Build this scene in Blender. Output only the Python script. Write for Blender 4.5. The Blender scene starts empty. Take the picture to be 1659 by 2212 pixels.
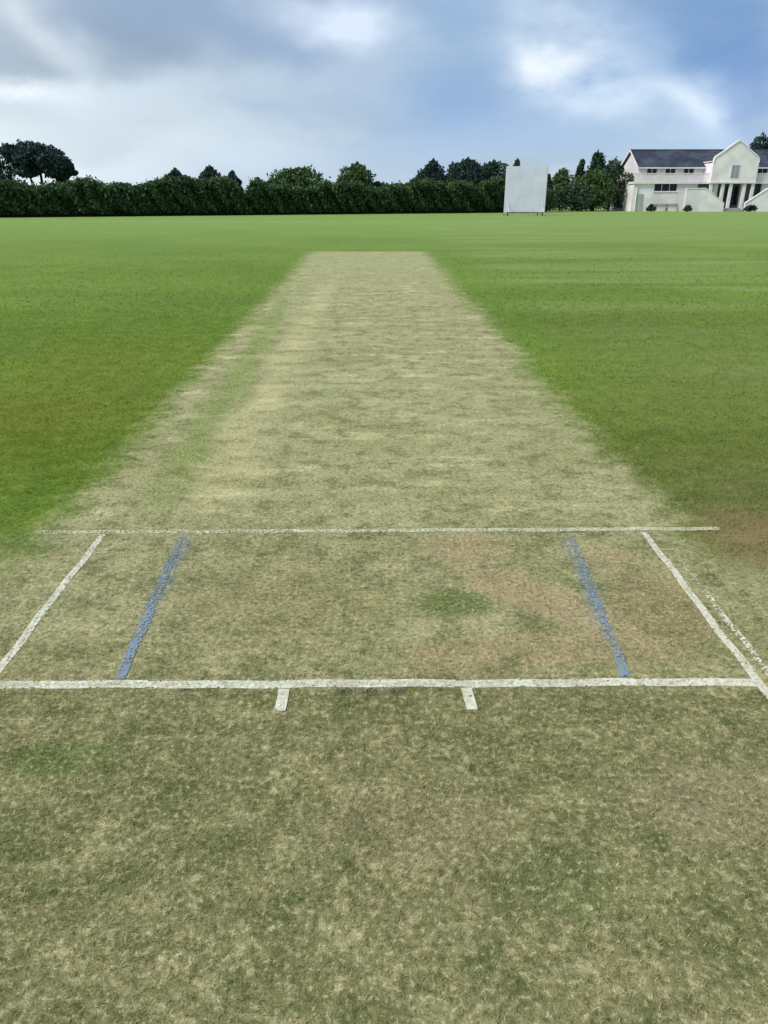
import bpy, bmesh, math, random
import numpy as np
from mathutils import Vector, Matrix
random.seed(7); rng = np.random.default_rng(7)
S = bpy.context.scene; COL = S.collection
R = math.radians

# ------------------------------------------------------------------ camera
W0, H0, F0 = 1659.0, 2212.0, 1597.0          # measured on the photo
CAMH = 1.49; TILT = math.atan(676 / F0)
cam = bpy.data.cameras.new('camera'); cam_o = bpy.data.objects.new('camera', cam); COL.objects.link(cam_o)
cam.sensor_fit = 'VERTICAL'; cam.sensor_height = 36; cam.lens = 36 * F0 / H0
cam.clip_start = 0.05; cam.clip_end = 3000
cam_o.location = (0, 0, CAMH); cam_o.rotation_euler = (R(90) - TILT, 0, 0)
S.camera = cam_o
def direction(px, py):
    u = (px - W0 / 2) / F0; v = (H0 / 2 - py) / F0
    return Vector((u, math.cos(TILT) + v * math.sin(TILT), -math.sin(TILT) + v * math.cos(TILT)))
def gp(px, py):                               # point on the ground
    d = direction(px, py); t = CAMH / -d.z; return (d.x * t, d.y * t)
def at(px, py, Y):                            # point at distance Y
    d = direction(px, py); t = Y / d.y; return (d.x * t, CAMH + d.z * t)

# ------------------------------------------------------------------ helpers
def tag(o, label=None, cat=None, group=None, kind=None):
    if label: o['label'] = label
    if cat: o['category'] = cat
    if group: o['group'] = group
    if kind: o['kind'] = kind
    return o
def empty(name, loc, rz=0):
    o = bpy.data.objects.new(name, None); COL.objects.link(o)
    o.location = loc; o.rotation_euler = (0, 0, rz); o.empty_display_size = .3
    return o
def np_mesh(name, verts, faces, mat, parent=None, attrs=None, smooth=False):
    """verts (n,3), faces (m,k)"""
    me = bpy.data.meshes.new(name)
    n, (m, k) = len(verts), faces.shape
    me.vertices.add(n); me.vertices.foreach_set('co', np.asarray(verts, np.float32).ravel())
    me.loops.add(m * k); me.loops.foreach_set('vertex_index', faces.astype(np.int32).ravel())
    me.polygons.add(m); me.polygons.foreach_set('loop_start', np.arange(0, m * k, k, dtype=np.int32))
    me.polygons.foreach_set('loop_total', np.full(m, k, np.int32))
    if smooth: me.polygons.foreach_set('use_smooth', np.ones(m, bool))
    for an, av in (attrs or {}).items():
        a = me.attributes.new(an, 'FLOAT', 'POINT'); a.data.foreach_set('value', np.asarray(av, np.float32))
    me.update(calc_edges=True)
    me.materials.append(mat)
    o = bpy.data.objects.new(name, me); COL.objects.link(o); o.parent = parent
    return o
class MB:
    def __init__(s): s.bm = bmesh.new()
    def box(s, x0, x1, y0, y1, z0, z1, rot=None, piv=None):
        r = bmesh.ops.create_cube(s.bm, size=1)
        M = Matrix.Translation(((x0+x1)/2, (y0+y1)/2, (z0+z1)/2)) @ Matrix.Diagonal((abs(x1-x0), abs(y1-y0), abs(z1-z0), 1))
        if rot is not None:
            p = Vector(piv); M = Matrix.Translation(p) @ rot @ Matrix.Translation(-p) @ M
        bmesh.ops.transform(s.bm, matrix=M, verts=r['verts']); return s
    def prism(s, pts, axis, a, b):
        """polygon pts in the plane normal to axis, from a to b"""
        def P(p, t):
            return {'y': (p[0], t, p[1]), 'x': (t, p[0], p[1]), 'z': (p[0], p[1], t)}[axis]
        v0 = [s.bm.verts.new(P(p, a)) for p in pts]; v1 = [s.bm.verts.new(P(p, b)) for p in pts]
        s.bm.faces.new(v0); s.bm.faces.new(v1[::-1])
        for i in range(len(pts)):
            j = (i + 1) % len(pts); s.bm.faces.new((v0[j], v0[i], v1[i], v1[j]))
        return s
    def cyl(s, p0, p1, r0, r1=None, seg=12):
        p0, p1 = Vector(p0), Vector(p1); d = p1 - p0
        r = bmesh.ops.create_cone(s.bm, cap_ends=True, segments=seg, radius1=r0, radius2=r1 if r1 is not None else r0, depth=d.length)
        M = Matrix.Translation((p0 + p1) / 2) @ d.to_track_quat('Z', 'Y').to_matrix().to_4x4()
        bmesh.ops.transform(s.bm, matrix=M, verts=r['verts']); return s
    def build(s, name, mat, parent=None, bevel=0, smooth=False):
        bmesh.ops.recalc_face_normals(s.bm, faces=s.bm.faces)
        me = bpy.data.meshes.new(name); s.bm.to_mesh(me); s.bm.free(); me.materials.append(mat)
        o = bpy.data.objects.new(name, me); COL.objects.link(o); o.parent = parent
        if smooth: me.polygons.foreach_set('use_smooth', [True] * len(me.polygons))
        if bevel:
            m = o.modifiers.new('bevel', 'BEVEL'); m.width = bevel; m.segments = 2; m.limit_method = 'ANGLE'
        return o

# ------------------------------------------------------------------ node mini language
class G:
    def __init__(s, nt): s.nt = nt
    def node(s, t, **kw):
        n = s.nt.nodes.new(t)
        for k, v in kw.items(): setattr(n, k, v)
        return n
    def put(s, sock, v):
        if isinstance(v, bpy.types.NodeSocket): s.nt.links.new(v, sock)
        elif isinstance(v, (tuple, list)) and len(v) == 3 and sock.type == 'RGBA': sock.default_value = (*v, 1)
        else: sock.default_value = v
    def m(s, op, a, b=0.0, c=None, clamp=False):
        n = s.node('ShaderNodeMath', operation=op, use_clamp=clamp)
        s.put(n.inputs[0], a); s.put(n.inputs[1], b)
        if c is not None: s.put(n.inputs[2], c)
        return n.outputs[0]
    def add(s, a, b): return s.m('ADD', a, b)
    def sub(s, a, b): return s.m('SUBTRACT', a, b)
    def mul(s, a, b): return s.m('MULTIPLY', a, b)
    def step(s, v, a, b, c=0.0, d=1.0):       # smoothstep v in a..b to c..d
        n = s.node('ShaderNodeMapRange', interpolation_type='SMOOTHSTEP')
        for i, x in enumerate((v, a, b, c, d)): s.put(n.inputs[i], x)
        return n.outputs[0]
    def mix(s, f, a, b, bt='MIX'):
        n = s.node('ShaderNodeMix', data_type='RGBA', blend_type=bt, clamp_factor=True)
        s.put(n.inputs[0], f); s.put(n.inputs[6], a); s.put(n.inputs[7], b); return n.outputs[2]
    def noise(s, vec, scale, detail=3, rough=.55, col=False, dist=0.0):
        n = s.node('ShaderNodeTexNoise'); s.put(n.inputs['Vector'], vec)
        n.inputs['Scale'].default_value = scale; n.inputs['Detail'].default_value = detail
        n.inputs['Roughness'].default_value = rough; n.inputs['Distortion'].default_value = dist
        return n.outputs['Color' if col else 'Fac']
    def vmul(s, v, t):
        n = s.node('ShaderNodeVectorMath', operation='MULTIPLY'); s.put(n.inputs[0], v); n.inputs[1].default_value = t; return n.outputs[0]
    def blob(s, x, y, cx, cy, rx, ry, ang=0):  # soft ellipse 0..1
        dx, dy = s.sub(x, cx), s.sub(y, cy); c, n = math.cos(ang), math.sin(ang)
        u = s.add(s.mul(dx, c / rx), s.mul(dy, n / rx)); v = s.add(s.mul(dx, -n / ry), s.mul(dy, c / ry))
        r2 = s.add(s.mul(u, u), s.mul(v, v))
        return s.m('POWER', 2.71828, s.mul(r2, -1.0))
def new_mat(name):
    m = bpy.data.materials.new(name); m.use_nodes = True; nt = m.node_tree; nt.nodes.clear(); g = G(nt)
    out = g.node('ShaderNodeOutputMaterial'); b = g.node('ShaderNodeBsdfPrincipled'); nt.links.new(b.outputs[0], out.inputs[0])
    b.inputs['Specular IOR Level'].default_value = .3
    return m, g, b, out
def lin(r, g, b, k=1.0):
    f = lambda c: ((c / 255) / 12.92 if c / 255 <= .04045 else ((c / 255 + .055) / 1.055) ** 2.4) * k
    return (f(r), f(g), f(b))
def bump(g, b, h, strength=.4, dist=.01):
    n = g.node('ShaderNodeBump'); n.inputs['Strength'].default_value = strength; n.inputs['Distance'].default_value = dist
    g.put(n.inputs['Height'], h); g.nt.links.new(n.outputs[0], b.inputs['Normal'])
def plain(name, col, rough=.6, var=.15, scale=2.0, metal=0, bumps=0):
    m, g, b, _ = new_mat(name); pos = g.node('ShaderNodeTexCoord').outputs['Object']
    n = g.noise(pos, scale, 5); f = g.step(n, .3, .7, 1 - var, 1 + var * .5)
    c = g.node('ShaderNodeVectorMath', operation='SCALE'); c.inputs[0].default_value = col; g.put(c.inputs['Scale'], f)
    g.nt.links.new(c.outputs[0], b.inputs['Base Color'])
    b.inputs['Roughness'].default_value = rough; b.inputs['Metallic'].default_value = metal
    if bumps: bump(g, b, g.noise(pos, scale * 12, 4), bumps, .01)
    return m

# ------------------------------------------------------------------ turf colour, shared by field, pitch and blades
PL0, PL1 = gp(668, 552), gp(130, 1130)       # left edge of the prepared strip
PR0, PR1 = gp(925, 552), gp(1450, 1130)      # right edge
YFAR = gp(800, 543)[1]
YB = gp(800, 1480)[1]; YP = gp(800, 1150)[1]  # bowling and popping crease
K = .95
def turf_group():
    nt = bpy.data.node_groups.new('turf_colour', 'ShaderNodeTree'); g = G(nt)
    nt.interface.new_socket('Color', in_out='OUTPUT', socket_type='NodeSocketColor')
    nt.interface.new_socket('Height', in_out='OUTPUT', socket_type='NodeSocketFloat')
    go = g.node('NodeGroupOutput')
    pos = g.node('ShaderNodeNewGeometry').outputs['Position']
    sx = g.node('ShaderNodeSeparateXYZ'); g.put(sx.inputs[0], pos); X, Y = sx.outputs[0], sx.outputs[1]
    flat = g.vmul(pos, (1, 1, 0))
    n_big = g.noise(flat, .18, 3); n_med = g.noise(flat, 1.1, 4, .6); n_sm = g.noise(flat, 6, 4, .65); n_tuft = g.noise(flat, 24, 3, .6)
    n_fine = g.noise(flat, 42, 3, .7); n_grain = g.noise(flat, 190, 2, .7); n_fleck = g.noise(flat, 62, 3, .6)
    streak = g.noise(g.vmul(flat, (.75, 1.7, 1)), 1.9, 5, .7)
    # outfield: two mown greens, yellower and darker clumps
    c = g.mix(g.step(n_big, .35, .65), lin(98, 126, 36, K), lin(116, 142, 50, K))
    c = g.mix(g.mul(g.step(n_med, .45, .72), .55), c, lin(90, 124, 46, K))
    c = g.mix(g.mul(g.step(n_sm, .48, .70), .5), c, lin(128, 142, 56, K))
    c = g.mix(g.step(Y, 9, 55, 0, .75), c, lin(134, 164, 84, K))  # paler with distance, grazing-view sheen put into the colour
    # mowing bands on the right of the field, worn ring on the left
    band = g.step(g.noise(g.vmul(flat, (.06, .42, 1)), 1.0, 3, .6), .46, .60)
    c = g.mix(g.mul(g.mul(band, g.step(X, 1, 3.5)), .6), c, lin(142, 158, 92, K))
    c = g.mix(g.mul(g.mul(g.step(g.noise(g.vmul(flat, (.12, .3, 1)), 1.0, 3, .6), .48, .62), g.step(Y, 30, 5)), .55), c, lin(96, 118, 40, K))
    c = g.mix(g.mul(g.step(X, 1.2, 3.5), g.mul(g.step(Y, 16, 6), .45)), c, lin(116, 126, 66, K))
    lx, ly = gp(60, 900)
    c = g.mix(g.mul(g.blob(X, Y, lx, ly, .9, 1.2), .65), c, lin(108, 112, 22, K))
    lx, ly = gp(200, 780)
    c = g.mix(g.mul(g.blob(X, Y, lx, ly, 1.2, 1.3), .45), c, lin(112, 122, 26, K))
    lx, ly = gp(1560, 900)
    c = g.mix(g.mul(g.blob(X, Y, lx, ly, 1.5, 1.6), .55), c, lin(108, 116, 50, K))
    lx, ly = gp(1640, 1090)
    c = g.mix(g.mul(g.blob(X, Y, lx, ly, 1.1, .9), .75), c, lin(110, 110, 64, K))
    # strip
    def line(a, b):
        k = (a[0] - b[0]) / (a[1] - b[1]); return g.add(g.mul(Y, k), b[0] - k * b[1])
    wob = g.add(g.mul(g.sub(n_sm, .5), .35), g.mul(g.sub(n_med, .5), .5))
    soft = g.step(Y, 3, 20, .16, .3)
    dl = g.add(g.sub(X, line(PL0, PL1)), wob); dr = g.add(g.sub(line(PR0, PR1), X), wob)
    dd = g.m('DIVIDE', g.m('MINIMUM', dl, dr), soft)
    strip = g.mul(g.step(dd, -1, 1), g.step(g.add(Y, g.mul(wob, .8)), YFAR + .1, YFAR - .3))
    near = g.step(g.add(Y, g.mul(wob, .9)), gp(0, 1110)[1], gp(0, 1290)[1])
    strip = g.m('MAXIMUM', strip, near)
    s = g.mix(g.step(n_med, .32, .68), lin(156, 156, 108, K), lin(174, 172, 128, K))
    s = g.mix(g.mul(g.step(streak, .52, .66), .85), s, lin(202, 196, 148, K))
    s = g.mix(g.mul(g.step(streak, .48, .34), .6), s, lin(132, 144, 86, K))
    s = g.mix(g.mul(g.step(n_sm, .5, .36), .55), s, lin(126, 128, 76, K))
    s = g.mix(g.mul(g.step(n_tuft, .54, .7), .6), s, lin(190, 184, 134, K)); s = g.mix(g.mul(g.step(n_tuft, .44, .32), .5), s, lin(112, 120, 70, K))
    s = g.mix(g.step(Y, 9, 20, 0, .5), s, lin(168, 170, 120, K))
    # long straw tracks of the rolled strip
    lx0, lx1 = gp(640, 740), gp(450, 1080)
    tr = g.m('ABSOLUTE', g.add(g.sub(X, line(lx0, lx1)), g.mul(g.sub(n_med, .5), .5)))
    s = g.mix(g.mul(g.mul(g.step(g.add(tr, g.mul(g.sub(n_sm, .5), .25)), .28, 0), g.mul(g.step(Y, 3, 4.5), g.step(streak, .38, .6, .35, 1))), g.step(Y, 17, 12, 0, .75)), s, lin(198, 192, 142, K))
    lx0, lx1 = gp(560, 740), gp(340, 1080)
    tr = g.m('ABSOLUTE', g.add(g.sub(X, line(lx0, lx1)), g.mul(g.sub(n_med, .5), .4)))
    s = g.mix(g.mul(g.mul(g.step(tr, .24, 0), g.step(Y, 3, 4.5)), g.step(Y, 15, 10, 0, .6)), s, lin(122, 144, 66, K))
    # area of the creases and the foreground behind the stumps
    fg = g.mix(g.step(n_med, .3, .7), lin(120, 122, 78, K), lin(140, 136, 94, K))
    fg = g.mix(g.mul(g.step(n_sm, .5, .7), .6), fg, lin(160, 156, 114, K))
    fg = g.mix(g.mul(g.step(n_sm, .48, .34), .6), fg, lin(100, 112, 62, K))
    fg = g.mix(g.mul(g.step(n_tuft, .52, .70), .55), fg, lin(184, 176, 134, K)); fg = g.mix(g.mul(g.step(n_tuft, .46, .32), .45), fg, lin(94, 102, 60, K))
    cr = g.mix(.5, s, fg)
    s = g.mix(g.step(g.add(Y, g.mul(wob, .3)), YP + .35, YP - .1), s, cr)
    s = g.mix(g.step(g.add(Y, g.mul(wob, .1)), YB + .12, YB - .06), s, fg)
    def patch(c_, px, py, rx, ry, ang, amt, col, edge=1.0):
        a, b = gp(px, py); n = g.add(g.mul(g.blob(X, Y, a, b, rx, ry, ang), 1.0), g.mul(g.sub(n_sm, .5), edge))
        return g.mix(g.mul(g.step(n, .25, .75), amt), c_, col)
    brown = lin(170, 154, 116, K)
    s = patch(s, 1010, 1190, .22, .20, 0, .8, brown)
    s = patch(s, 1150, 1290, .42, .16, -.75, .85, brown)
    s = patch(s, 1250, 1400, .40, .14, 0, .7, brown)
    s = patch(s, 1000, 1420, .22, .13, 0, .7, brown)
    s = patch(s, 1420, 1310, .22, .35, 0, .6, lin(148, 130, 92, K))
    s = patch(s, 1320, 1210, .2, .14, 0, .6, brown)
    s = patch(s, 980, 1305, .18, .12, 0, .85, lin(106, 120, 62, K), .8)
    s = patch(s, 600, 1300, .5, .35, 0, .45, lin(150, 142, 98, K))
    s = patch(s, 1560, 1740, .3, .2, 0, .6, lin(150, 142, 108, K))
    s = patch(s, 1210, 1900, .14, .13, 0, .45, lin(84, 104, 54, K))
    s = patch(s, 900, 1780, .28, .15, 0, .5, lin(146, 136, 102, K))
    s = patch(s, 130, 1640, .22, .08, 0, .6, lin(92, 112, 52, K))
    s = patch(s, 800, 1497, .14, .02, 0, .5, lin(118, 114, 100, K))
    s = patch(s, 1200, 1498, .3, .02, 0, .5, lin(130, 124, 100, K))
    for (pa, pb, amt) in ((gp(405, 1150), gp(330, 1310), .55), (gp(1225, 1155), gp(1290, 1320), .5)):
        k = (pb[0]-pa[0]) / (pb[1]-pa[1]); t = g.m('ABSOLUTE', g.add(g.sub(g.sub(X, g.mul(Y, k)), pa[0]-k*pa[1]), g.mul(g.sub(n_sm, .5), .06)))
        s = g.mix(g.mul(g.mul(g.step(t, .055, .01), g.mul(g.step(Y, pa[1]+.05, pa[1]-.12), g.step(Y, pb[1]-.3, pb[1]+.1))), amt), s, lin(118, 138, 150, K))
    fk = g.step(Y, 9, 3)
    s = g.mix(g.mul(g.mul(g.step(n_fleck, .54, .66), .6), fk), s, lin(198, 190, 148, K)); s = g.mix(g.mul(g.mul(g.step(n_fleck, .46, .34), .65), fk), s, lin(84, 90, 52, K))
    c = g.mix(g.mul(g.step(n_tuft, .52, .68), .28), c, lin(134, 150, 78, K)); c = g.mix(g.mul(g.step(n_tuft, .46, .34), .3), c, lin(76, 104, 32, K))
    c = g.mix(strip, c, s)
    a, b = gp(1650, 1165)
    c = g.mix(g.mul(g.step(g.add(g.blob(X, Y, a, b, .34, .42), g.mul(g.sub(n_sm, .5), .8)), .2, .8), .8), c, lin(138, 122, 84, K))
    # grain of single leaves of grass
    nearf = g.step(Y, 30, 4)
    gr = g.add(g.mul(g.sub(n_fine, .5), 1.5), g.mul(g.sub(n_grain, .5), 1.1))
    v = g.add(1.0, g.mul(gr, g.add(.35, g.mul(nearf, .45))))
    v = g.mul(v, g.step(n_sm, .2, .8, .84, 1.16))
    sc = g.node('ShaderNodeVectorMath', operation='SCALE'); g.put(sc.inputs[0], c); g.put(sc.inputs['Scale'], v)
    g.put(go.inputs['Color'], sc.outputs[0]); g.put(go.inputs['Height'], g.add(n_fine, g.mul(n_grain, .6)))
    return nt
TG = turf_group()
def turf_mat(name, blade=False):
    m, g, b, out = new_mat(name)
    gn = g.node('ShaderNodeGroup'); gn.node_tree = TG
    c = gn.outputs['Color']
    if blade:
        a = g.node('ShaderNodeAttribute', attribute_name='rnd').outputs['Fac']
        h = g.node('ShaderNodeAttribute', attribute_name='tip').outputs['Fac']
        c = g.mix(g.step(a, .62, .95, 0, .55), c, lin(190, 182, 134))         # straw
        c = g.mix(g.step(a, .25, .05, 0, .45), c, lin(92, 108, 46))             # fresh green
        sc = g.node('ShaderNodeVectorMath', operation='SCALE'); g.put(sc.inputs[0], c); sc.inputs['Scale'].default_value = 1.38
        c = sc.outputs[0]
        t = g.node('ShaderNodeBsdfTranslucent'); g.put(t.inputs[0], c)
        mx = g.node('ShaderNodeMixShader'); mx.inputs[0].default_value = .3
        g.nt.links.new(b.outputs[0], mx.inputs[1]); g.nt.links.new(t.outputs[0], mx.inputs[2]); g.nt.links.new(mx.outputs[0], out.inputs[0])
    else:
        bump(g, b, gn.outputs['Height'], .6, .012)
    g.put(b.inputs['Base Color'], c); b.inputs['Roughness'].default_value = .75
    b.inputs['Specular IOR Level'].default_value = .15
    return m
M_turf = turf_mat('turf'); M_blade = turf_mat('grass_blades', True)

# ground sheet and pitch sheet
def sheet(name, pts, z, mat):
    v = np.array([(x, y, z) for x, y in pts]); return np_mesh(name, v, np.arange(len(pts))[None, :], mat)
gxy = []
xs = np.array([-900, -300, -100, -40, -15, -5, 0, 5, 15, 40, 100, 300, 900.]); ys = np.array([-200, -30, -5, 0, 3, 8, 20, 50, 100, 250, 1400.])
vv = np.array([(x, y, 0) for y in ys for x in xs]); nx = len(xs)
ff = np.array([(j*nx+i, j*nx+i+1, (j+1)*nx+i+1, (j+1)*nx+i) for j in range(len(ys)-1) for i in range(nx-1)])
tag(np_mesh('ground', vv, ff, M_turf), kind='structure')
def edge_x(a, b, y): return a[0] + (b[0] - a[0]) * (y - a[1]) / (b[1] - a[1])
yy = np.linspace(-1.0, YFAR, 40)
def jit(): return random.uniform(-.05, .05)
lp = [(edge_x(PL0, PL1, y) - .05 + jit(), y) for y in yy]; rp = [(edge_x(PR0, PR1, y) + .05 + jit(), y) for y in yy]
v = np.array([(x, y, .004) for x, y in lp] + [(x, y, .004) for x, y in rp]); n = len(yy)
tag(np_mesh('pitch', v, np.array([(i, n+i, n+i+1, i+1) for i in range(n-1)]), M_turf), kind='structure')

# ------------------------------------------------------------------ painted lines
LINES = []          # (p, q, half width) so that the blades keep off the paint
def paint_mat(name, col, worn, wornamt):
    m, g, b, _ = new_mat(name); pos = g.node('ShaderNodeNewGeometry').outputs['Position']
    n = g.noise(pos, 60, 4, .7); n2 = g.noise(pos, 9, 3, .6)
    f = g.mul(g.step(g.add(g.mul(n, .75), g.mul(n2, .4)), .42, .68), wornamt)
    g.put(b.inputs['Base Color'], g.mix(f, col, worn)); b.inputs['Roughness'].default_value = .85
    return m
M_wp = paint_mat('white_line_paint', (.78, .78, .66), lin(164, 164, 124), .62)
M_wf = paint_mat('faded_white_paint', lin(212, 213, 182), lin(160, 162, 122), .6)
M_bp = paint_mat('blue_line_paint', lin(120, 145, 182), lin(138, 148, 142), .9)
def paint_line(name, p, q, w, mat, cover, label, cover_end=None, cat='painted line', group=None):
    p, q = Vector(p), Vector(q); L = (q - p).length; d = (q - p) / L; nrm = Vector((-d.y, d.x))
    ce = cover if cover_end is None else cover_end
    LINES.append((p, q, w / 2, min(cover, ce)))
    V, Fc = [], []
    def quad(a, b, c_, d_):
        i = len(V); V.extend((a, b, c_, d_)); Fc.append((i, i+1, i+2, i+3))
    # ragged sheet of paint in small cells
    st = .008; na = int(L / st); nb = max(3, int(w / .006)); cw = w / nb
    ph = [random.uniform(0, 6) for _ in range(6)]
    for i in range(na):
        t = i * st; cv = cover + (ce - cover) * t / L
        wob = (math.sin(t*7+ph[0]) + math.sin(t*19+ph[1])) * .0025
        hw = w / 2 * (1 + .12 * math.sin(t*31+ph[2]) + random.uniform(-.08, .08))
        fade = .5 + .5 * math.sin(t * 3.1 + ph[3]) * math.sin(t * 8.3 + ph[4])
        for j in range(nb):
            o = -w/2 + j*cw
            if o < -hw - .003 or o + cw > hw + .003: continue
            pr = min(1, cv * (.97 + .06 * fade)) if cv > .8 else cv * (.75 + .25 * fade)
            if random.random() > pr: continue
            z = .0050 + .0003 * len(LINES)
            c0 = p + d*t + nrm*(o+wob); c1 = p + d*(t+st) + nrm*(o+wob); c2 = c1 + nrm*cw; c3 = c0 + nrm*cw
            quad((*c0, z), (*c1, z), (*c2, z), (*c3, z))
    # painted blades of grass
    nbl = int(L * w * 26000)
    for _ in range(nbl):
        t = random.uniform(0, L); cv = cover + (ce - cover) * t / L
        if random.random() > (cv if cv > .8 else cv * .45): continue
        o = random.gauss(0, .26) * w
        if abs(o) > w * .5: continue
        c0 = p + d*t + nrm*o; a = random.uniform(0, 6.283); h = random.uniform(.002, .006); ln = random.uniform(.004, .010)
        ww = .0010; ca, sa = math.cos(a), math.sin(a)
        quad((c0.x - sa*ww, c0.y + ca*ww, .005), (c0.x + sa*ww, c0.y - ca*ww, .005),
             (c0.x + ca*ln + sa*ww*.4, c0.y + sa*ln - ca*ww*.4, .005+h), (c0.x + ca*ln - sa*ww*.4, c0.y + sa*ln + ca*ww*.4, .005+h))
    return tag(np_mesh(name, np.array(V), np.array(Fc), mat), label, cat, group)
g1 = lambda a, b: gp(a, b)
paint_line('bowling_crease', gp(-420, 1484), gp(1640, 1476), .042, M_wp, .99, 'bright white crease line running right across the pitch through the two short marks')
paint_line('popping_crease', gp(75, 1152), gp(1555, 1144), .040, M_wf, .62, 'faint yellowish white crease line across the pitch, farther from the camera than the bright one', .95)
paint_line('return_crease', gp(222, 1157), gp(-24, 1478), .031, M_wp, .85, 'white crease line slanting along the left edge of the pitch', .97)
paint_line('return_crease', gp(1390, 1152), gp(1690, 1545), .031, M_wp, .9, 'solid white crease line slanting down the right edge of the pitch', .97)
paint_line('old_return_crease', gp(1470, 1212), gp(1720, 1535), .024, M_wp, .2, 'thin worn white line just outside the solid right crease line', .8)
#paint_line('old_return_crease', gp(165, 1158), gp(60, 1290), .03, M_wf, .35, 'very faint worn white line outside the left crease line', .08)
paint_line('blue_line', gp(398, 1150), gp(258, 1470), .036, M_bp, .12, 'blue painted line on the left of the pitch, fading towards the far crease', .9, group=None)
paint_line('blue_line', gp(1232, 1160), gp(1352, 1468), .034, M_bp, .10, 'blue painted line on the right of the pitch beside the bare brown patch',   .88)
paint_line('stump_guide_mark', gp(614, 1492), gp(603, 1540), .036, M_wp, .98, 'short white mark below the bright crease, left of the pair')
paint_line('stump_guide_mark', gp(1008, 1490), gp(1019, 1540), .036, M_wp, .98, 'short white mark below the bright crease, right of the pair')
# boundary line far away
bl = [gp(-250, 479), gp(500, 479.5), gp(1000, 478), gp(1180, 476)]
V = []
for (x, y) in bl: V += [(x, y - .35, .006), (x, y + .35, .006)]
tag(np_mesh('boundary_line', np.array(V), np.array([(2*i, 2*i+2, 2*i+3, 2*i+1) for i in range(len(bl)-1)]),
    plain('boundary_chalk', lin(158, 184, 124), .9, .3, .8)), 'pale worn boundary line across the far grass in front of the hedge', 'painted line')
# stump holes
M_soil = plain('bare_soil', lin(90, 88, 68), .95, .4, 80)
M_soil2 = plain('dry_soil_crumbs', lin(186, 180, 160), .95, .3, 80)
for i, (px, txt) in enumerate(((748, 'leftmost'), (803, 'middle'), (858, 'rightmost'))):
    x, y = gp(px, 1497); r = empty('stump_hole', (x, y, .0))
    tag(r, 'small dark stump hole behind the bright crease, %s of the three' % txt, 'stump hole', 'stump holes in a row behind the crease')
    m = MB(); bm = m.bm; c = bm.verts.new((0, 0, -.0)); rings = []
    for rr, z in ((.008, .0052), (.015, .0065), (.022, .0052)):
        rings.append([bm.verts.new((math.cos(a*.5236)*rr*random.uniform(.85, 1.15), math.sin(a*.5236)*rr*random.uniform(.85, 1.15), z)) for a in range(12)])
    c.co.z = .0048
    for a in range(12):
        b = (a+1) % 12; bm.faces.new((c, rings[0][a], rings[0][b]))
        for k in range(2): bm.faces.new((rings[k][a], rings[k+1][a], rings[k+1][b], rings[k][b]))
    m.build('hole', M_soil, r)

# ------------------------------------------------------------------ grass blades near the camera
def scatter(n, y0, y1, spread):
    """uniform inside a wedge wider than the view"""
    y = np.sqrt(rng.uniform(y0**2, y1**2, n)) ; x = rng.uniform(-1, 1, n) * (y * spread + .8); return x, y
BV, BR, BT = [], [], []
def blades(n, y0, y1, wid, hmin, hmax, spread=.62):
    x, y = scatter(n, y0, y1, spread)
    # patchy density
    keep = rng.uniform(0, 1, n) < .72 + .28*np.sin(x*9+3*np.sin(y*7))*np.sin(y*11+2*np.sin(x*5))
    keep &= rng.uniform(0, 1, n) < np.clip(1.12 - (y - 7) / 16, 0, 1)
    for p, q, hw, cv in LINES:
        if cv < .7: continue
        d = q - p; L = d.length; d = d / L
        rx, ry = x - p.x, y - p.y; t = rx*d.x + ry*d.y; o = np.abs(-rx*d.y + ry*d.x)
        keep &= ~((t > 0) & (t < L) & (o < hw * 1.05) & (rng.uniform(0, 1, n) < .75))
    x, y = x[keep], y[keep]; n = len(x)
    # blades are longer outside the strip
    xl = PL1[0] + (PL0[0]-PL1[0])*(y-PL1[1])/(PL0[1]-PL1[1]); xr = PR1[0] + (PR0[0]-PR1[0])*(y-PR1[1])/(PR0[1]-PR1[1])
    out = ((x < xl) | (x > xr)) & (y > 3)
    k = np.where(out, 1.5, 1.0)
    h = rng.uniform(hmin, hmax, n) * k; ln = rng.uniform(.5, 1.9, n) * h; a = rng.uniform(0, 6.283, n); w = wid * rng.uniform(.6, 1.4, n)
    ca, sa = np.cos(a), np.sin(a); z0 = .002
    b0 = np.stack([x - sa*w, y + ca*w, np.full(n, z0)], 1); b1 = np.stack([x + sa*w, y - ca*w, np.full(n, z0)], 1)
    m0 = np.stack([x + ca*ln*.45 + sa*w*.8, y + sa*ln*.45 - ca*w*.8, z0 + h*.75], 1)
    m1 = np.stack([x + ca*ln*.45 - sa*w*.8, y + sa*ln*.45 + ca*w*.8, z0 + h*.75], 1)
    t0 = np.stack([x + ca*ln + sa*w*.15, y + sa*ln - ca*w*.15, z0 + h], 1); t1 = np.stack([x + ca*ln - sa*w*.15, y + sa*ln + ca*w*.15, z0 + h], 1)
    BV.append(np.stack([b0, b1, m0, m1, t0, t1], 1).reshape(-1, 3)); BR.append(np.repeat(np.where((x < xl - .1) | (x > xr + .1), .85, 1.0)**np.where(y > 3, 4, 0) * rng.uniform(0, 1, n), 6)); BT.append(np.tile([0, 0, .6, .6, 1, 1.], n))
blades(230000, .35, 2.3, .0008, .004, .010, .85)
blades(170000, 2.3, 5.0, .0012, .004, .010)
blades(100000, 5.0, 11.0, .0026, .006, .013)
blades(60000, 11.0, 25.0, .007, .008, .016)
BV = np.concatenate(BV); nb = len(BV) // 6; base = np.arange(nb)[:, None] * 6
faces = np.concatenate([base + np.array([0, 1, 2, 3]), base + np.array([3, 2, 4, 5])])
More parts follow.
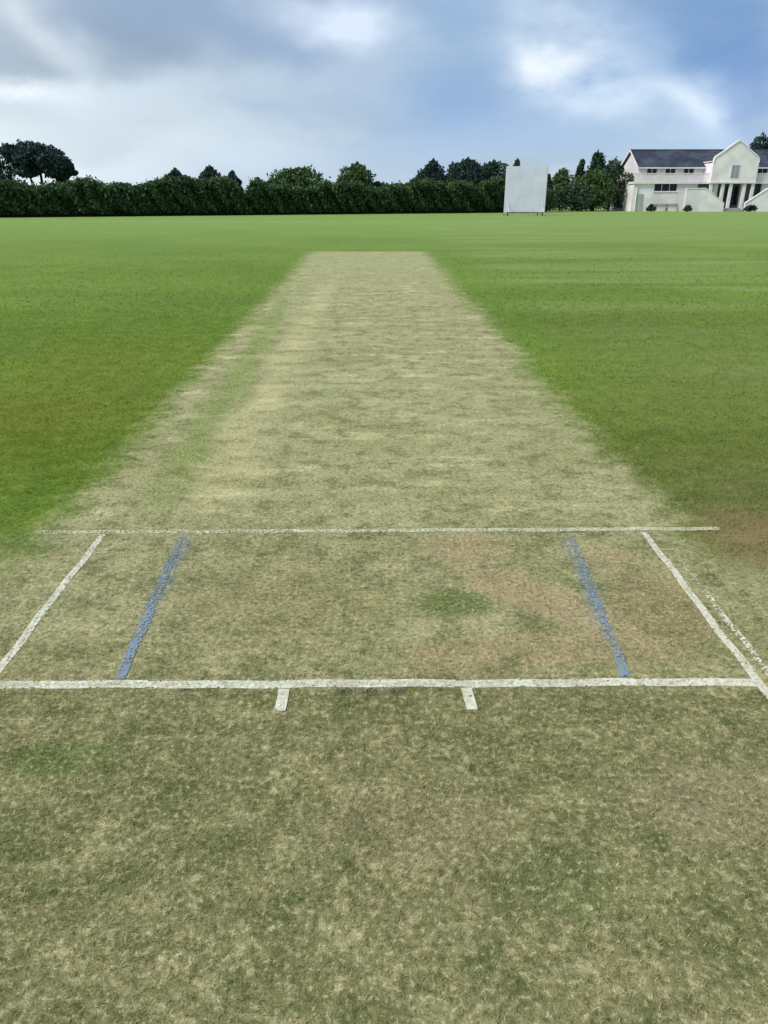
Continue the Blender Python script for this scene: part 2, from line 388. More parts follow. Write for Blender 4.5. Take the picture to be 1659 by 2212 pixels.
tag(np_mesh('grass', BV, faces, M_blade, attrs={'rnd': np.concatenate(BR), 'tip': np.concatenate(BT)}),
    'short mown grass blades, straw and green, over the pitch and field', 'grass', kind='stuff')

# ------------------------------------------------------------------ trees and hedge
def leaf_mat(name, c1, c2, c3):
    m, g, b, out = new_mat(name)
    a = g.node('ShaderNodeAttribute', attribute_name='rnd').outputs['Fac']
    pos = g.node('ShaderNodeNewGeometry').outputs['Position']; n = g.noise(pos, .8, 4, .65)
    c = g.mix(g.step(n, .4, .6), c1, c2); c = g.mix(g.step(a, .6, 1.0, 0, .8), c, c3)
    g.put(b.inputs['Base Color'], c); b.inputs['Roughness'].default_value = .6
    t = g.node('ShaderNodeBsdfTranslucent'); g.put(t.inputs[0], c); mx = g.node('ShaderNodeMixShader'); mx.inputs[0].default_value = .2
    g.nt.links.new(b.outputs[0], mx.inputs[1]); g.nt.links.new(t.outputs[0], mx.inputs[2]); g.nt.links.new(mx.outputs[0], out.inputs[0])
    return m
M_leaf = {'green': leaf_mat('green_leaves', (.050, .105, .034), (.085, .160, .048), (.14, .21, .07)),
          'dark': leaf_mat('dark_leaves', (.026, .060, .032), (.042, .092, .046), (.075, .13, .062)),
          'blue': leaf_mat('blue_green_leaves', (.020, .048, .046), (.032, .070, .062), (.058, .105, .085)),
          'hedge': leaf_mat('hedge_leaves', (.026, .068, .026), (.066, .135, .044), (.11, .18, .062))}
M_bark = plain('bark', (.055, .045, .035), .9, .4, 3, bumps=.4)
def leaf_quads(P, size, flat=0.0):
    n = len(P); a = rng.normal(size=(n, 3)); a /= np.linalg.norm(a, axis=1)[:, None]
    b = rng.normal(size=(n, 3)); b -= a * (a*b).sum(1)[:, None]; b /= np.linalg.norm(b, axis=1)[:, None]
    s = (size * rng.uniform(.5, 1.3, n))[:, None]
    V = np.stack([P - a*s, P - b*s*.55, P + a*s, P + b*s*.55], 1).reshape(-1, 3)
    return V, np.arange(4*n).reshape(-1, 4), np.repeat(rng.uniform(0, 1, n), 4)
def ellip_points(n, c, r, fill=.35):
    d = rng.normal(size=(n, 3)); d /= np.linalg.norm(d, axis=1)[:, None]
    bumpy = 1 + .24*np.sin(d[:, 0]*7 + c[0])*np.sin(d[:, 2]*8 + c[1]) + .10*np.sin(d[:, 1]*13+d[:, 2]*11)
    rad = (1 - fill * rng.uniform(0, 1, n)**1.6) * bumpy
    return np.array(c) + d * rad[:, None] * np.array(r)
def make_tree(name, px, py_top, hw, Y, label, kind='green', crown_low=.38, n=5200, shape='round', lobes=9, group='trees along the far hedge', cat='tree', trunk=True):
    x, top = at(px, py_top, Y); halfw = at(px + hw, py_top, Y)[0] - x
    r = empty(name, (x, Y, 0)); tag(r, label, cat, group)
    lo = top * crown_low; H = top - lo; P = []; cs = []
    for i in range(lobes):
        f = (i + .5) / lobes
        if shape == 'round':
            z = lo + H * (.18 + .62 * f); wr = halfw * 1.12 * math.sqrt(max(.08, 1 - abs((f - .35) / .68)**2.6)); a = i * 2.4 + px
            rr = wr * random.uniform(.38, .6); off = max(0, wr - rr) * random.uniform(.8, 1.15)
        elif shape == 'spire':
            z = lo + H * (.12 + .8 * f); wr = halfw * (1.05 - .82 * f); a = i * 2.4; rr = wr * .7; off = wr * .3
        elif shape == 'spec':                  # crown masses measured for the spreading tree
            dx, yy_, a_, b_ = PINE[i]; mpp = halfw / 84; cx = dx * mpp; z = at(px, yy_ + 2, Y)[1]; cy = random.uniform(-.5, .5) * halfw
            cs.append((cx, cy, z)); P.append(ellip_points(int(n / lobes), (cx, cy, z), (a_*mpp, a_*mpp, b_*mpp*.95))); continue
        else:                                  # wide flat crown
            z = lo + H * random.uniform(.3, .66); a = i * 2.4; off = halfw * .72 * math.sqrt(f); rr = halfw * .36
        cx, cy = math.cos(a) * off, math.sin(a) * off * .8
        rz = rr * {'round': .85, 'spire': 1.5, 'flat': .62}[shape]; rz = min(rz, max(.2, top - z))
        cs.append((cx, cy, z)); m = int(n / lobes)
        P.append(ellip_points(m, (cx, cy, z), (rr, rr, rz)))
    if shape == 'round': P.append(ellip_points(n // 5, (0, 0, top - H*.2), (halfw*.36, halfw*.36, H*.2)))
    P = np.concatenate(P); P = P[P[:, 2] > .15]
    V, Fc, rn = leaf_quads(P, .17)
    np_mesh('crown', V, Fc, M_leaf[kind], r, {'rnd': rn})
    m = MB(); rt = max(.1, top * .028)
    m.cyl((0, 0, -.05), (0, 0, lo + H*.35), rt, rt*.6); m.cyl((0, 0, lo + H*.35), (.1, 0, lo + H*.75), rt*.6, rt*.25, 8)
    for c in cs[::2]:
        z0 = lo + H * random.uniform(.05, .3); m.cyl((0, 0, z0), c, rt*.42, rt*.12, 6)
    if shape == 'spec':
        for (tx, c) in ((-.5, cs[3]), (.4, cs[12]), (.7, cs[10])): m.cyl((tx, 0, 0), c, rt*.6, rt*.3, 8)
    m.build('trunk', M_bark, r, smooth=True)
    return r
HY = lambda px: gp(px, 470.0 - 10.5 * px / 1095)[1]    # the hedge recedes to the right
prof = [(-700, 399), (0, 400), (60, 403), (190, 400), (250, 403), (330, 402), (352, 391), (400, 393), (440, 387), (480, 390), (506, 398), (516, 422), (530, 424), (542, 404), (600, 402),
        (690, 406), (720, 404), (830, 402), (900, 401), (1000, 396), (1085, 392), (1100, 398), (1185, 400)]
def hedge_top(px):
    for (a, ya), (b, yb) in zip(prof, prof[1:]):
        if a <= px <= b: return ya + (yb - ya) * (px - a) / (b - a)
    return prof[-1][1]
P = []; core = []
for i in range(300):
    px = -700 + 1885 * i / 299; Y = HY(px); yt = hedge_top(px) + 3.2 * math.sin(i*.9) * math.sin(i*.37) + 5.0 * math.sin(i*.21+1) + 3.6 * math.sin(i*.53) + random.uniform(-1, 1); x, top = at(px, yt, Y)
    core.append((x, Y, top)); m = 330
    th = rng.uniform(0, 1, m)
    yo = np.where(th < .62, rng.normal(0, .16, m), rng.uniform(0, 2.6, m)); z = np.where(th < .62, rng.uniform(.1, 1, m) * top, top + rng.normal(-.05, .17, m))
    bul = .35*np.sin(i*.8 + z*2.3 + np.sin(i*.31)) + .28*np.sin(i*1.9+z*3.1+2*np.sin(i*.17))
    P.append(np.stack([x + rng.uniform(-.24, .24, m), Y + yo + np.where(th < .62, bul + .35*(z < .6), 0), z], 1))
P = np.concatenate(P); V, Fc, rn = leaf_quads(P, .15)
hd = empty('hedge', (at(0, 470, HY(0))[0], HY(0), 0)); tag(hd, 'long dense dark green hedge along the far side of the field', 'hedge')
o = np_mesh('foliage', V, Fc, M_leaf['hedge'], hd, {'rnd': rn}); o.location = -hd.location
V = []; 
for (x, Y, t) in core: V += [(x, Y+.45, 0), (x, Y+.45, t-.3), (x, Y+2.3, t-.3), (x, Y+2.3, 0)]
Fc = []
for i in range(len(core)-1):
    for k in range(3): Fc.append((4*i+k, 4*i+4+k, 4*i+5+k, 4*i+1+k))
o = np_mesh('dark_inner_box', np.array(V), np.array(Fc), plain('hedge_inner_shade', (.012, .022, .010), .9, .5, 2), hd); o.location = -hd.location  # solid dark box added inside the leaves against see-through, shade in its colour

T = make_tree
off = 4.5
PINE = [(-48, 340, 26, 20), (-60, 326, 20, 16), (-30, 322, 22, 18), (-42, 360, 24, 16), (-14, 338, 24, 20), (8, 325, 22, 16), (24, 332, 22, 17), (2, 352, 28, 20), (38, 345, 24, 18), (62, 352, 22, 14), (52, 366, 26, 14), (18, 368, 26, 14), (-20, 370, 26, 12), (70, 362, 18, 16), (36, 380, 14, 14), (84, 372, 8, 5)]
T('pine_tree', 78, 316, 84, HY(78)+7, 'large dark spreading tree with a broad flat crown above the hedge at the far left', 'blue', .60, 13000, 'spec', 16)
T('small_tree', -28, 341, 52, HY(0)+9, 'low dark tree at the left edge beside the big spreading one', 'blue', .55, 4200, 'round', 8)
T('small_tree', 168, 383, 14, HY(168)+off, 'tiny pointed tree just right of the big spreading tree', 'dark', .36, 1600, 'spire', 5)
T('small_tree', 203, 391, 15, HY(203)+off, 'tiny rounded bush top poking over the hedge near the left', 'dark', .36, 1600, 'round', 5)
T('round_tree', 376, 366, 28, HY(376)+off, 'small dark rounded tree, first from the left behind the middle of the hedge', 'blue', .36, 3000)
T('round_tree', 451, 359, 28, HY(451)+off, 'narrow domed tree standing alone left of a small slim one', 'dark', .36, 3200)
T('slim_tree', 500, 370, 20, HY(501)+off, 'small slim tree left of the notch in the hedge', 'blue', .36, 2400, 'round', 7)
T('small_tree', 555, 384, 19, HY(555)+off, 'low bushy tree right of the notch in the hedge', 'dark', .36, 2600)
T('broad_tree', 642, 364, 58, HY(642)+off, 'broad domed green tree, widest behind the middle of the hedge', 'green', .34, 6500, 'round', 11)
T('small_tree', 706, 396, 20, HY(706)+off, 'low dark bush between the two big rounded trees', 'dark', .36, 2200)
T('round_tree', 769, 353, 40, HY(769)+off, 'tall rounded green tree with a bumpy top near the centre', 'green', .34, 6200, 'round', 11)
T('small_tree', 862, 398, 40, HY(862)+off, 'low wide bush just showing over the hedge right of centre', 'dark', .36, 3000)
T('round_tree', 934, 346, 31, HY(934)+off, 'tall dark oval tree left of the double crowned one', 'blue', .36, 4600, 'round', 9)
T('broad_tree', 1008, 343, 44, HY(1006)+off, 'dark tree with an uneven top, second to the left of the white screen', 'blue', .36, 5600, 'round', 10)
T('slim_tree', 1064, 348, 40, HY(1066)+off, 'dark tree touching the left side of the white screen', 'dark', .36, 4200, 'round', 9)
T('slim_tree', 1117, 344, 15, HY(1100)+6, 'dark tree top peeking over the white screen', 'dark', .36, 2600, 'round', 8)
for (px, py, hw, a) in ((345, 392, 30, 'in the hedge left of the first small rounded tree'), (415, 389, 26, 'between the first rounded tree and the narrow domed one'), (478, 388, 22, 'between the narrow domed tree and the slim one'), (588, 386, 26, 'at the left shoulder of the broad domed tree'),
        (734, 388, 18, 'at the left foot of the tall rounded tree near the centre'), (815, 393, 24, 'at the right foot of the tall rounded tree near the centre'), (898, 384, 24, 'at the left foot of the tall dark oval tree'), (968, 376, 22, 'between the tall oval tree and the uneven dark one'), (260, 397, 40, 'rising from the hedge right of the tiny bushes at far left')):
    T('bushy_tree', px, py, hw, HY(px)+3.6, 'leafy bush ' + a, random.choice(['green', 'dark']), .36, 3000, 'round', 8)
RY = gp(1270, 455.5)[1]
T('slim_tree', 1186, 372, 20, RY-6, 'dark narrow tree touching the right side of the white screen', 'dark', .02, 3400, 'spire', 8)
T('bushy_tree', 1216, 364, 38, RY, 'low bushy tree right of the screen, under the pointed one', 'green', .02, 4200)
T('conifer_tree', 1257, 338, 26, RY+3, 'thin pointed dark conifer between the screen and the pavilion', 'dark', .02, 3600, 'spire', 9)
T('conifer_tree', 1294, 326, 46, RY+2, 'tallest pointed tree between the screen and the pavilion', 'dark', .02, 6200, 'spire', 10)
T('bushy_tree', 1285, 366, 48, RY-2, 'mid green bush at the foot of the tallest pointed tree', 'green', .01, 4800)
T('bushy_tree', 1326, 343, 44, RY, 'dark bushy tree close to the left end of the pavilion', 'dark', .02, 5200)
T('bushy_tree', 1370, 358, 34, RY+6, 'dark bush half hidden behind the left end of the pavilion', 'dark', .02, 4200)
T('bushy_tree', 1240, 400, 44, RY-4, 'low dark bush spreading along the ground right of the white screen', 'dark', .01, 4200)

# ------------------------------------------------------------------ sight screen
M_white = plain('white_painted_boards', (.76, .78, .93), .6, .08, .8)
M_frame = plain('white_painted_steel', (.60, .63, .66), .5, .12, 3)
M_rub = plain('tyre_rubber', (.02, .02, .022), .8, .2, 5)
SY = gp(1140, 465.5)[1]; x0, zt = at(1095, 359, SY); x1, _ = at(1184, 359, SY); cx = (x0+x1)/2; hw = (x1-x0)/2
ss = empty('sight_screen', (cx, SY, 0)); tag(ss, 'tall pale white sight screen standing on the far boundary before the trees', 'sight screen')
nb_ = 22; z0 = .32; bh = (zt - z0) / nb_
for i in range(3):
    a = -hw + .0 + i * (2*hw) / 3; b = a + (2*hw) / 3 - .006; m = MB()
    for k in range(nb_): m.box(a, b, -.012, .012, z0 + k*bh + .002, z0 + (k+1)*bh - .002)
    m.build('board_panel', M_white, ss)
m = MB()
for x in (-hw, -hw/3, hw/3, hw): m.box(x-.04, x+.04, .03, .11, .12, zt - .01)
for z in (.22, zt*.5, zt - .05): m.box(-hw-.04, hw+.04, .115, .17, z - .04, z + .04)
m.build('frame', M_frame, ss)
for x in (-hw+.3, hw-.3):
    m = MB(); m.box(x-.04, x+.04, -1.0, 1.6, .20, .28); m.box(x-.03, x+.03, .1, .16, .2, .3)
    m.cyl((x, 1.5, .28), (x, .16, zt*.62), .03, seg=8); m.cyl((x, -.9, .28), (x, -.02, 1.1), .025, seg=8); m.build('brace', M_frame, ss)
    for y in (-.9, 1.5):
        m = MB(); m.cyl((x-.14, y, .17), (x-.05, y, .17), .17, seg=24); m.build('wheel', M_rub, ss, bevel=.02)

# ------------------------------------------------------------------ pavilion
PY = gp(1500, 456.6)[1]
px2 = lambda p: at(p, 430, PY)[0]; pz = lambda y: at(1500, y, PY)[1]
M_wall = plain('white_render', (.87, .82, .83), .85, .16, .5, bumps=.1)
M_wall2 = plain('pale_grey_render', (.72, .68, .71), .85, .14, .7)
M_trim = plain('white_trim', (.82, .79, .80), .6, .08, 2)
M_glass = plain('dark_window_glass', (.012, .018, .022), .08, .2, 1)
M_dark = plain('dark_door_paint', (.02, .028, .04), .5, .2, 2)
M_int = plain('shaded_veranda_wall', (.34, .36, .38), .8, .2, 1)  # shade of the veranda recess put into the grey wall colour
M_conc = plain('concrete_step', (.36, .36, .34), .9, .2, 1.5)
def slate():
    m, g, b, _ = new_mat('roof_slate'); pos = g.node('ShaderNodeTexCoord').outputs['Object']
    br = g.node('ShaderNodeTexBrick'); s = g.node('ShaderNodeSeparateXYZ'); g.put(s.inputs[0], pos)
    cmb = g.node('ShaderNodeCombineXYZ'); g.put(cmb.inputs[0], s.outputs[0]); g.put(cmb.inputs[1], s.outputs[2]); g.put(br.inputs['Vector'], cmb.outputs[0])
    br.inputs['Scale'].default_value = 1; br.inputs['Brick Width'].default_value = .35; br.inputs['Row Height'].default_value = .16; br.inputs['Mortar Size'].default_value = .008
    br.inputs['Color1'].default_value = (*lin(58, 66, 76), 1); br.inputs['Color2'].default_value = (*lin(84, 92, 102), 1); br.inputs['Mortar'].default_value = (.01, .011, .014, 1)
    g.put(b.inputs['Base Color'], g.mix(g.step(g.noise(pos, .5, 4),   .4, .6, 0, .7), br.outputs['Color'], lin(34, 42, 54)))
    bump(g, b, br.outputs['Fac'], .4, -.01); b.inputs['Roughness'].default_value = .55; return m
M_slate = slate()
CX = px2(1572); S_ = (px2(1672) - px2(1572)) / 100       # metres per photo pixel
q = lambda p: (p - 1572) * S_                              # local x from pixel
pv = empty('pavilion', (CX, PY, 0)); tag(pv, 'white two storey pavilion with dark slate roof and central gable at the right edge', 'building')
HWG = 207 * S_; HWU = 190 * S_; zF0, zF1 = pz(397), pz(374); zE, zR = pz(359), pz(318); GD = 9.5
def wall(x0, x1, z0, z1, y, holes, th=.3):
    xs_ = sorted({x0, x1, *[h[0] for h in holes], *[h[1] for h in holes]}); zs_ = sorted({z0, z1, *[h[2] for h in holes], *[h[3] for h in holes]})
    bm = bmesh.new(); vd = {}
    def vt(a, b):
        if (a, b) not in vd: vd[(a, b)] = bm.verts.new((a, y, b))
        return vd[(a, b)]
    for a, b in zip(xs_, xs_[1:]):
        for c, d in zip(zs_, zs_[1:]):
            mx, mz = (a+b)/2, (c+d)/2
            if any(h[0] < mx < h[1] and h[2] < mz < h[3] for h in holes): continue
            bm.faces.new((vt(a, c), vt(b, c), vt(b, d), vt(a, d)))
    r = bmesh.ops.extrude_face_region(bm, geom=bm.faces[:]); bmesh.ops.translate(bm, vec=(0, th, 0), verts=[e for e in r['geom'] if isinstance(e, bmesh.types.BMVert)])
    return bm
def wall_obj(name, mat, *a, **k):
    m = MB(); m.bm.free(); m.bm = wall(*a, **k); return m.build(name, mat, pv)
def window(x0, x1, z0, z1, y, nx=2, nz=1, name='window'):
    m = MB(); f = .07
    m.box(x0, x1, y+.08, y+.16, z1-f, z1).box(x0, x1, y+.08, y+.16, z0, z0+f).box(x0, x0+f, y+.08, y+.16, z0+f, z1-f).box(x1-f, x1, y+.08, y+.16, z0+f, z1-f)
    for i in range(1, nx): c = x0 + (x1-x0)*i/nx; m.box(c-.03, c+.03, y+.09, y+.15, z0+f, z1-f)
    for i in range(1, nz): c = z0 + (z1-z0)*i/nz; m.box(x0+f, x1-f, y+.10, y+.14, c-.02, c+.02)
    o = m.build(name, M_trim, pv)
    MB().box(x0+.02, x1-.02, y+.115, y+.128, z0+.02, z1-.02).build('pane', M_glass, o)
    MB().box(x0-.08, x1+.08, y-.07, y+.08, z0-.07, z0-.002).build('sill', M_trim, o)
wz1, wz0 = pz(393), pz(414)
wins = [(q(1410), q(1460)), (-q(1460), -q(1410))]
low = [(q(1374), q(1389)), (-q(1389), -q(1374))]
d0, d1 = q(1404), q(1420)
holes = [(a, b, wz0, wz1) for a, b in wins] + [(q(1503), q(1538), pz(452), wz1), (-q(1538), -q(1503), pz(452), wz1), (-1.5, 1.5, 0, pz(396.5))]
holes = [(h[0], h[1], max(0, h[2]), h[3]) for h in holes]
wall_obj('wall', M_wall, -HWG, HWG, 0, zF0, 0, holes)
for a, b in wins: window(a, b, wz0, wz1, 0, 3)
# side and rear walls, veranda back
for s in (-1, 1):
    MB().box(s*HWG, s*(HWG-.3), .303, GD, 0, zF0).build('wall', M_wall, pv)
MB().box(-HWG, HWG, GD, GD+.3, 0, zE).build('wall', M_wall, pv)
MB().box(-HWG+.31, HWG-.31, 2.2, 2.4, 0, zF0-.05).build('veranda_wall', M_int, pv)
# door with side lights in the veranda
m = MB().box(q(1579), q(1594), 1.9, 2.0, .1, pz(400)); dr = m.build('door', M_dark, pv)
MB().box(q(1581), q(1582.2), 1.84, 1.9, 1.2, 1.5).build('handle', M_trim, dr)
for a, b in ((q(1556), q(1564)), (q(1598), q(1606))):
    MB().box(a, b, 1.9, 2.0, .8, pz(402)).build('side_light', M_glass, pv)
# balcony floor, fascia, rail with balusters
MB().box(-HWG-.12, HWG+.12, -.25, 2.1, zF0+.003, zF0+.25).build('balcony_floor', M_trim, pv)
m = MB(); m.box(-HWG-.1, HWG+.1, -.22, -.14, zF1-.09, zF1); m.box(-HWG-.1, HWG+.1, -.20, -.16, zF0+.30, zF0+.36)
m.build('balcony_rail', M_trim, pv)
m = MB(); k = 0; xx = -HWG
while xx < HWG:
    m.box(xx, xx+.17, -.19, -.165, zF0+.25, zF1-.09); xx += .23
m.build('balustrade', M_trim, pv)
# upper wall with windows
uy = 2.0; uh = []
for c in (1412, 1452, 1492): uh += [(q(c)-.7, q(c)+.7, zF0+1.0, zE-.15), (-q(c)-.7, -q(c)+.7, zF0+1.0, zE-.15)]
wall_obj('upper_wall', M_wall2, -HWU, HWU, zF0+.253, zE, uy, uh)
for h in uh: window(*h, uy, 2)
for s in (-1, 1): MB().box(s*HWU, s*(HWU-.3), uy+.303, GD-.003, zF0+.253, zE).build('upper_wall', M_wall2, pv)
# main roof
ry = (uy + GD) / 2; ev = .55; th = .14
sl = (zR - zE) / (ry - uy)
ye0 = uy - ev; ze0 = zE - ev*sl*.5
rf = MB().prism([(ye0, zE - .05), (ry, zR), (GD+.3+ev, zE - .05), (GD+.3+ev, zE - .05 - th), (ry, zR - th), (ye0, zE - .05 - th)], 'x', -HWU-.25, HWU+.25).build('roof', M_slate, pv)
MB().cyl((-HWU-.27, ry, zR+.0), (HWU+.27, ry, zR+.0), .09, seg=10).build('ridge_tiles', M_slate, rf)
for s in (-1, 1):
    MB().prism([(uy+.01, zE+.005), (ry, zR-th-.03), (GD-.01, zE+.005)], 'x', s*(HWU-.02), s*(HWU-.28)).build('gable_wall', M_wall2, pv)
    MB().prism([(ye0-.02, zE-.22), (ye0-.02, zE-.02), (ry, zR+.05), (GD+.3+ev+.02, zE-.02), (GD+.3+ev+.02, zE-.22), (ry, zR-.16)], 'x', s*(HWU+.255), s*(HWU+.31)).build('barge_board', M_trim, pv)
MB().box(-HWU-.25, HWU+.25, ye0-.14, ye0-.02, zE-.22, zE-.08).build('gutter', M_trim, pv)
# central gable, projecting over the porch
g0, g1_ = q(1524), q(1620); zg = pz(311); zge = pz(347); zb = pz(393)
gc = (g0+g1_)/2; ghw = (g1_-g0)/2
prf = [(1.0, 352), (.985, 346), (.93, 341), (.78, 335.5), (.60, 329), (.42, 321.5), (.26, 315), (.12, 309.5), (0, 306.5)]
cur = [(gc - f*ghw, pz(y)) for f, y in prf] + [(gc + f*ghw, pz(y)) for f, y in prf[-2::-1]]
MB().prism([(g0, zb), (g1_, zb)] + cur[::-1], 'y', -.75, -.45).build('central_gable', M_wall, pv)
m = MB()
for (a, b), (c_, d_) in zip(cur, cur[1:]):
    m.prism([(a, b+.004), (c_, d_+.004), (c_, d_+.17), (a, b+.17)], 'y', -.83, -.37)
m.build('gable_coping', M_trim, pv)
MB().box(g0, g0+.25, -.447, ry, zb, zge-.05).build('gable_side_wall', M_wall, pv); MB().box(g1_-.25, g1_, -.447, ry, zb, zge-.05).build('gable_side_wall', M_wall, pv)
zr2 = pz(322)
for s, e in ((-1, g0), (1, g1_)):
    MB().prism([(gc, zr2), (e, pz(350)), (e, pz(350)-.12), (gc, zr2-.12)], 'y', -.44, ry-.3).build('gable_roof', M_slate, pv)
o = MB().box(gc-.55, gc+.55, -.80, -.755, pz(384), pz(356)).build('window', M_trim, pv)
MB().box(gc-.46, gc-.04, -.825, -.803, pz(383), pz(357)).box(gc+.04, gc+.46, -.825, -.803, pz(383), pz(357)).build('pane', plain('pale_reflecting_glass', (.30, .34, .38), .15, .2, 1), o)  # reflection put into the panes as a pale base colour
MB().box(g0-.08, g1_+.08, -.83, 0-.26, zb-.18, zb-.003).build('porch_beam', M_trim, pv)
for p in (1528, 1553, 1570, 1599, 1617):
    m = MB(); X0 = q(p); m.box(X0-.2, X0+.2, -.68, -.42, .0, zb-.185); m.box(X0-.27, X0+.27, -.74, -.36, .0, .35); m.build('porch_post', M_trim, pv, bevel=.02)
# sloping white flank walls towards the porch
for s in (-1, 1):
    pts = [(s*abs(q(1466)), .0), (s*abs(q(1466)), pz(409)), (s*abs(q(1506)), pz(408)), (s*abs(q(1550)), pz(440)), (s*abs(q(1550)), 0)]
    w_ = MB().prism(pts, 'y', -2.3, -2.02).build('ramp_wall', M_wall, pv)
    pts = [(a, b+.003) for a, b in pts[1:4]]; pts = pts + [(a, b+.1) for a, b in pts[::-1]]
    MB().prism(pts, 'y', -2.36, -1.96).build('coping', M_trim, w_)
for k in range(3): MB().box(q(1550)*1.0, -q(1550), -2.2+.45*k, -1.76+.45*k if k < 2 else -.02, 0, .14*(k+1)).build('step', M_conc, pv)
# drainpipe at the left end
MB().cyl((-HWG+.5, -.09, 0), (-HWG+.5, -.09, zF0), .05, seg=8).build('drainpipe', M_trim, pv)
MB().box(q(1374), q(1389), -.05, -.003, 0, 2.1).build('side_door', plain('grey_door', (.42, .44, .43), .6, .1, 1), pv)

# benches and tubs before the pavilion
M_wood = plain('weathered_bench_wood', (.30, .29, .27), .8, .25, 3)
def bench(px, label):
    x = px2(px); r = empty('bench', (x, PY-1.2, 0)); tag(r, label, 'bench', 'benches in front of the pavilion')
    m = MB()
    for k in range(3): m.box(-.8, .8, -.25+.16*k, -.12+.16*k, .42, .46)
    m.build('seat', M_wood, r)
    m = MB()
    for k in range(3): m.box(-.8, .8, .26, .29, .56+.13*k, .66+.13*k)
    m.build('backrest', M_wood, r)
    for s in (-.7, .7):
        MB().box(s-.035, s+.035, -.24, -.17, 0, .42).build('leg', M_wood, r); MB().box(s-.035, s+.035, .19, .255, 0, .93).build('leg', M_wood, r)
bench(1424, 'grey wooden bench below the left window of the pavilion'); bench(1448, 'grey wooden bench between the left window and the sloping white wall')
def shrub(px, py, hw, Y, label, kind='green'):
    T('shrub', px, py, hw, Y, label, kind, .0, 900, 'round', 5, 'low shrubs in front of the pavilion', 'shrub')
shrub(1408, 442, 9, PY-2.6, 'low green shrub left of the benches by the pavilion', 'dark')
shrub(1486, 444, 8, PY-3.0, 'small green shrub at the foot of the left sloping white wall', 'dark')
shrub(1622, 444, 12, PY-3.2, 'dark low shrub right of the pavilion steps', 'dark')
T('broad_tree', 1645, 292, 50, PY+18, 'dark broad tree rising behind the pavilion roof at the right edge', 'blue', .2, 8000, 'round', 12, 'trees behind the pavilion')
T('broad_tree', 1740, 300, 70, PY+20, 'dark tree behind the right part of the pavilion, mostly outside the frame', 'dark', .2, 6000, 'round', 12, 'trees behind the pavilion')

# ------------------------------------------------------------------ sky and sun
w = bpy.data.worlds.new('World'); S.world = w; w.use_nodes = True; nt = w.node_tree; nt.nodes.clear(); g = G(nt)
out = g.node('ShaderNodeOutputWorld'); bg = g.node('ShaderNodeBackground'); nt.links.new(bg.outputs[0], out.inputs[0])
SUN_EL, SUN_AZ = 46, -112           # azimuth from +Y towards +X
sky = g.node('ShaderNodeTexSky', sky_type='NISHITA', sun_disc=False); sky.sun_elevation = R(SUN_EL); sky.sun_rotation = R(SUN_AZ)
d = g.node('ShaderNodeTexCoord').outputs['Generated']
nn = g.node('ShaderNodeVectorMath', operation='NORMALIZE'); g.put(nn.inputs[0], d); d = nn.outputs[0]
sp = g.node('ShaderNodeSeparateXYZ'); g.put(sp.inputs[0], d)
az = g.m('ARCTAN2', sp.outputs[0], sp.outputs[1]); el = g.m('ARCSINE', sp.outputs[2])
# cloud noise on a high layer (perspective stretched)
zz = g.m('MAXIMUM', g.add(sp.outputs[2], .22), .05)
cv = g.node('ShaderNodeCombineXYZ'); g.put(cv.inputs[0], g.m('DIVIDE', sp.outputs[0], zz)); g.put(cv.inputs[1], g.m('DIVIDE', sp.outputs[1], zz))
n1 = g.noise(cv.outputs[0], 1.1, 7, .55, dist=.3); n2 = g.mix(.6, g.noise(cv.outputs[0], 2.6, 5, .55), g.noise(g.vmul(d, (1, 1, 1.7)), 7.5, 5, .5)); n2 = g.m('MULTIPLY', n2, 1.0)
wa = g.node('ShaderNodeSeparateColor'); g.put(wa.inputs[0], g.noise(g.vmul(d, (1, 1, 1.5)), 5.5, 5, .5, col=True))
azd = g.add(az, g.mul(g.sub(wa.outputs[0], .5), .20)); eld = g.add(el, g.mul(g.sub(wa.outputs[1], .5), .13))
Q = 10.0
C = lambda r, gg, b: tuple(Q * .92 * v for v in lin(r, gg, b))
def ae(px, py):
    v = direction(px, py).normalized(); return math.atan2(v.x, v.y), math.asin(v.z)
cloud = g.mix(g.step(n1, .35, .68), C(140, 160, 182), C(205, 216, 226))
blue = g.mix(.35, sky.outputs[0], C(132, 168, 216))
c = g.mix(g.step(n1, .62, .42, .30, .75), cloud, blue)
def sb(c_, px, py, rx, ry, ang, amt, col, tex=.6):
    a, e = ae(px, py); f = g.blob(azd, eld, a, e, rx / F0, ry / F0, ang)
    f = g.mul(f, g.add(1 - tex * .5, g.mul(g.sub(n2, .5), tex * 4.0)))
    return g.mix(g.m('MULTIPLY', f, amt, clamp=True), c_, col)
c = sb(c, 250, 270, 560, 130, 0, .9, C(194, 211, 223), .3)
c = sb(c, 0, 330, 420, 120, 0, 1.0, C(232, 243, 247), .3)
c = sb(c, 950, 150, 170, 220, 0, .9, C(136, 172, 210), .4)
c = sb(c, 300, 120, 330, 85, .05, .95, C(136, 156, 180), .5)
c = sb(c, 0, 150, 160, 50, 0, .9, C(158, 174, 190), .5)
c = sb(c, 380, 20, 260, 45, 0, .8, C(142, 164, 194), .4)
c = sb(c, 560, 100, 130, 60, -.5, .8, C(146, 170, 204), .5)
c = sb(c, 60, 50, 130, 36, -.45, 1.0, C(214, 224, 232), .8)
c = sb(c, 210, 180, 90, 50, -1.0, .9, C(204, 218, 230), .6)
c = sb(c, 60, 205, 190, 20, -.03, 1.1, C(232, 242, 250), .4)
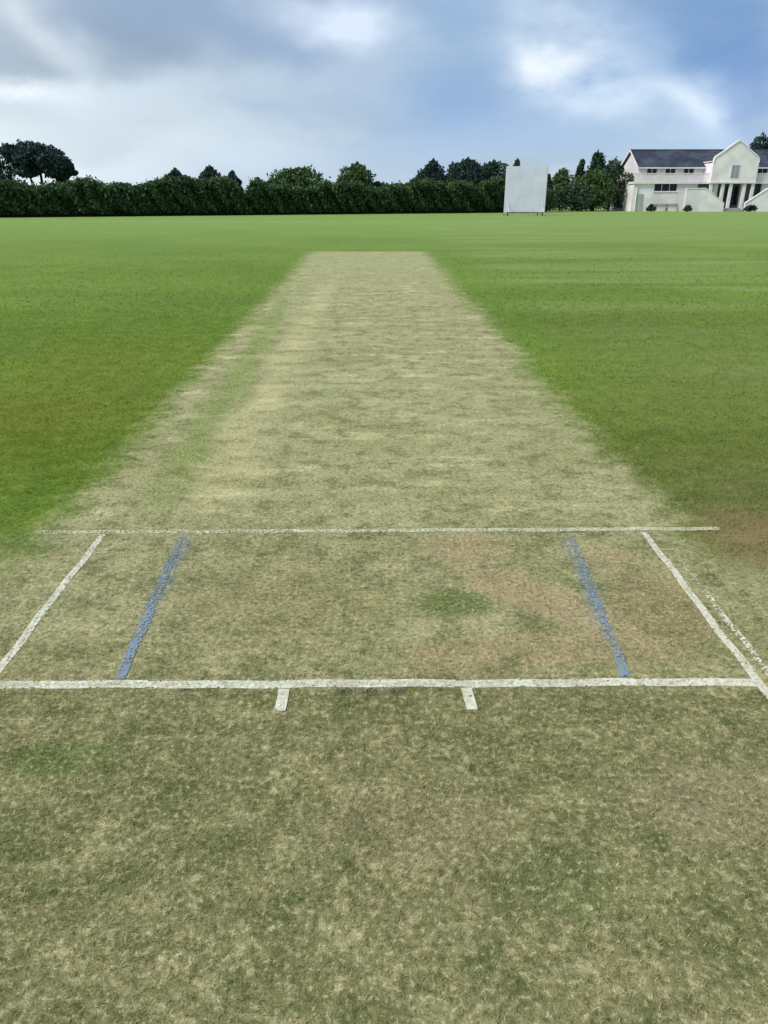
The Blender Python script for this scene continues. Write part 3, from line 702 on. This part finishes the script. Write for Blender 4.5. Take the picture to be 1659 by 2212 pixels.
c = sb(c, 700, 45, 130, 48, -.35, 1.25, C(214, 228, 246), .8)
c = sb(c, 620, 200, 180, 50, 0, .6, C(184, 204, 226), .6)
c = sb(c, 1490, 90, 260, 90, .1, 1.0, C(98, 142, 196), .4)
c = sb(c, 1620, 200, 120, 70, 0, .95, C(106, 142, 200), .4)
c = sb(c, 1310, 160, 330, 90, -.42, .8, C(170, 200, 232), .5)
c = sb(c, 1220, 125, 140, 50, -.6, 1.6, C(232, 242, 252), 1.0)
c = sb(c, 1300, 185, 100, 30, .2, 1.1, C(214, 232, 250), .6)
c = sb(c, 1480, 205, 120, 40, -.55, 1.5, C(216, 232, 248), .7)
c = sb(c, 1000, 240, 150, 50, 0, .7, C(136, 166, 210), .4)
c = sb(c, 1060, 310, 300, 60, 0, .6, C(158, 188, 226), .4)
c = sb(c, 330, 225, 220, 26, .12, .8, C(208, 224, 236), .8)
c = sb(c, 560, 250, 150, 22, -.1, .6, C(150, 176, 208), .8)
c = sb(c, 160, 300, 120, 20, .1, .5, C(176, 194, 210), .8)
c = sb(c, 700, 370, 500, 50, 0, .6, C(192, 212, 232), .3)
c = sb(c, 1550, 300, 260, 40, 0, .7, C(180, 206, 232), .4)
g.put(bg.inputs[0], c); bg.inputs[1].default_value = 1 / Q
sun = bpy.data.lights.new('sun', 'SUN'); sun.energy = 3.0; sun.angle = R(14); sun.color = (1, .94, .84)
so = bpy.data.objects.new('sun', sun); COL.objects.link(so)
dv = Vector((math.sin(R(SUN_AZ))*math.cos(R(SUN_EL)), math.cos(R(SUN_AZ))*math.cos(R(SUN_EL)), math.sin(R(SUN_EL))))
so.rotation_euler = dv.to_track_quat('Z', 'Y').to_euler()

S.render.engine = 'CYCLES'; S.cycles.max_bounces = 5; S.cycles.diffuse_bounces = 3; S.cycles.glossy_bounces = 2; S.cycles.transmission_bounces = 3
S.view_settings.view_transform = 'Standard'; S.view_settings.look = 'None'; S.view_settings.exposure = 0.25; S.view_settings.gamma = 1
S.render.resolution_x = 768; S.render.resolution_y = 1024
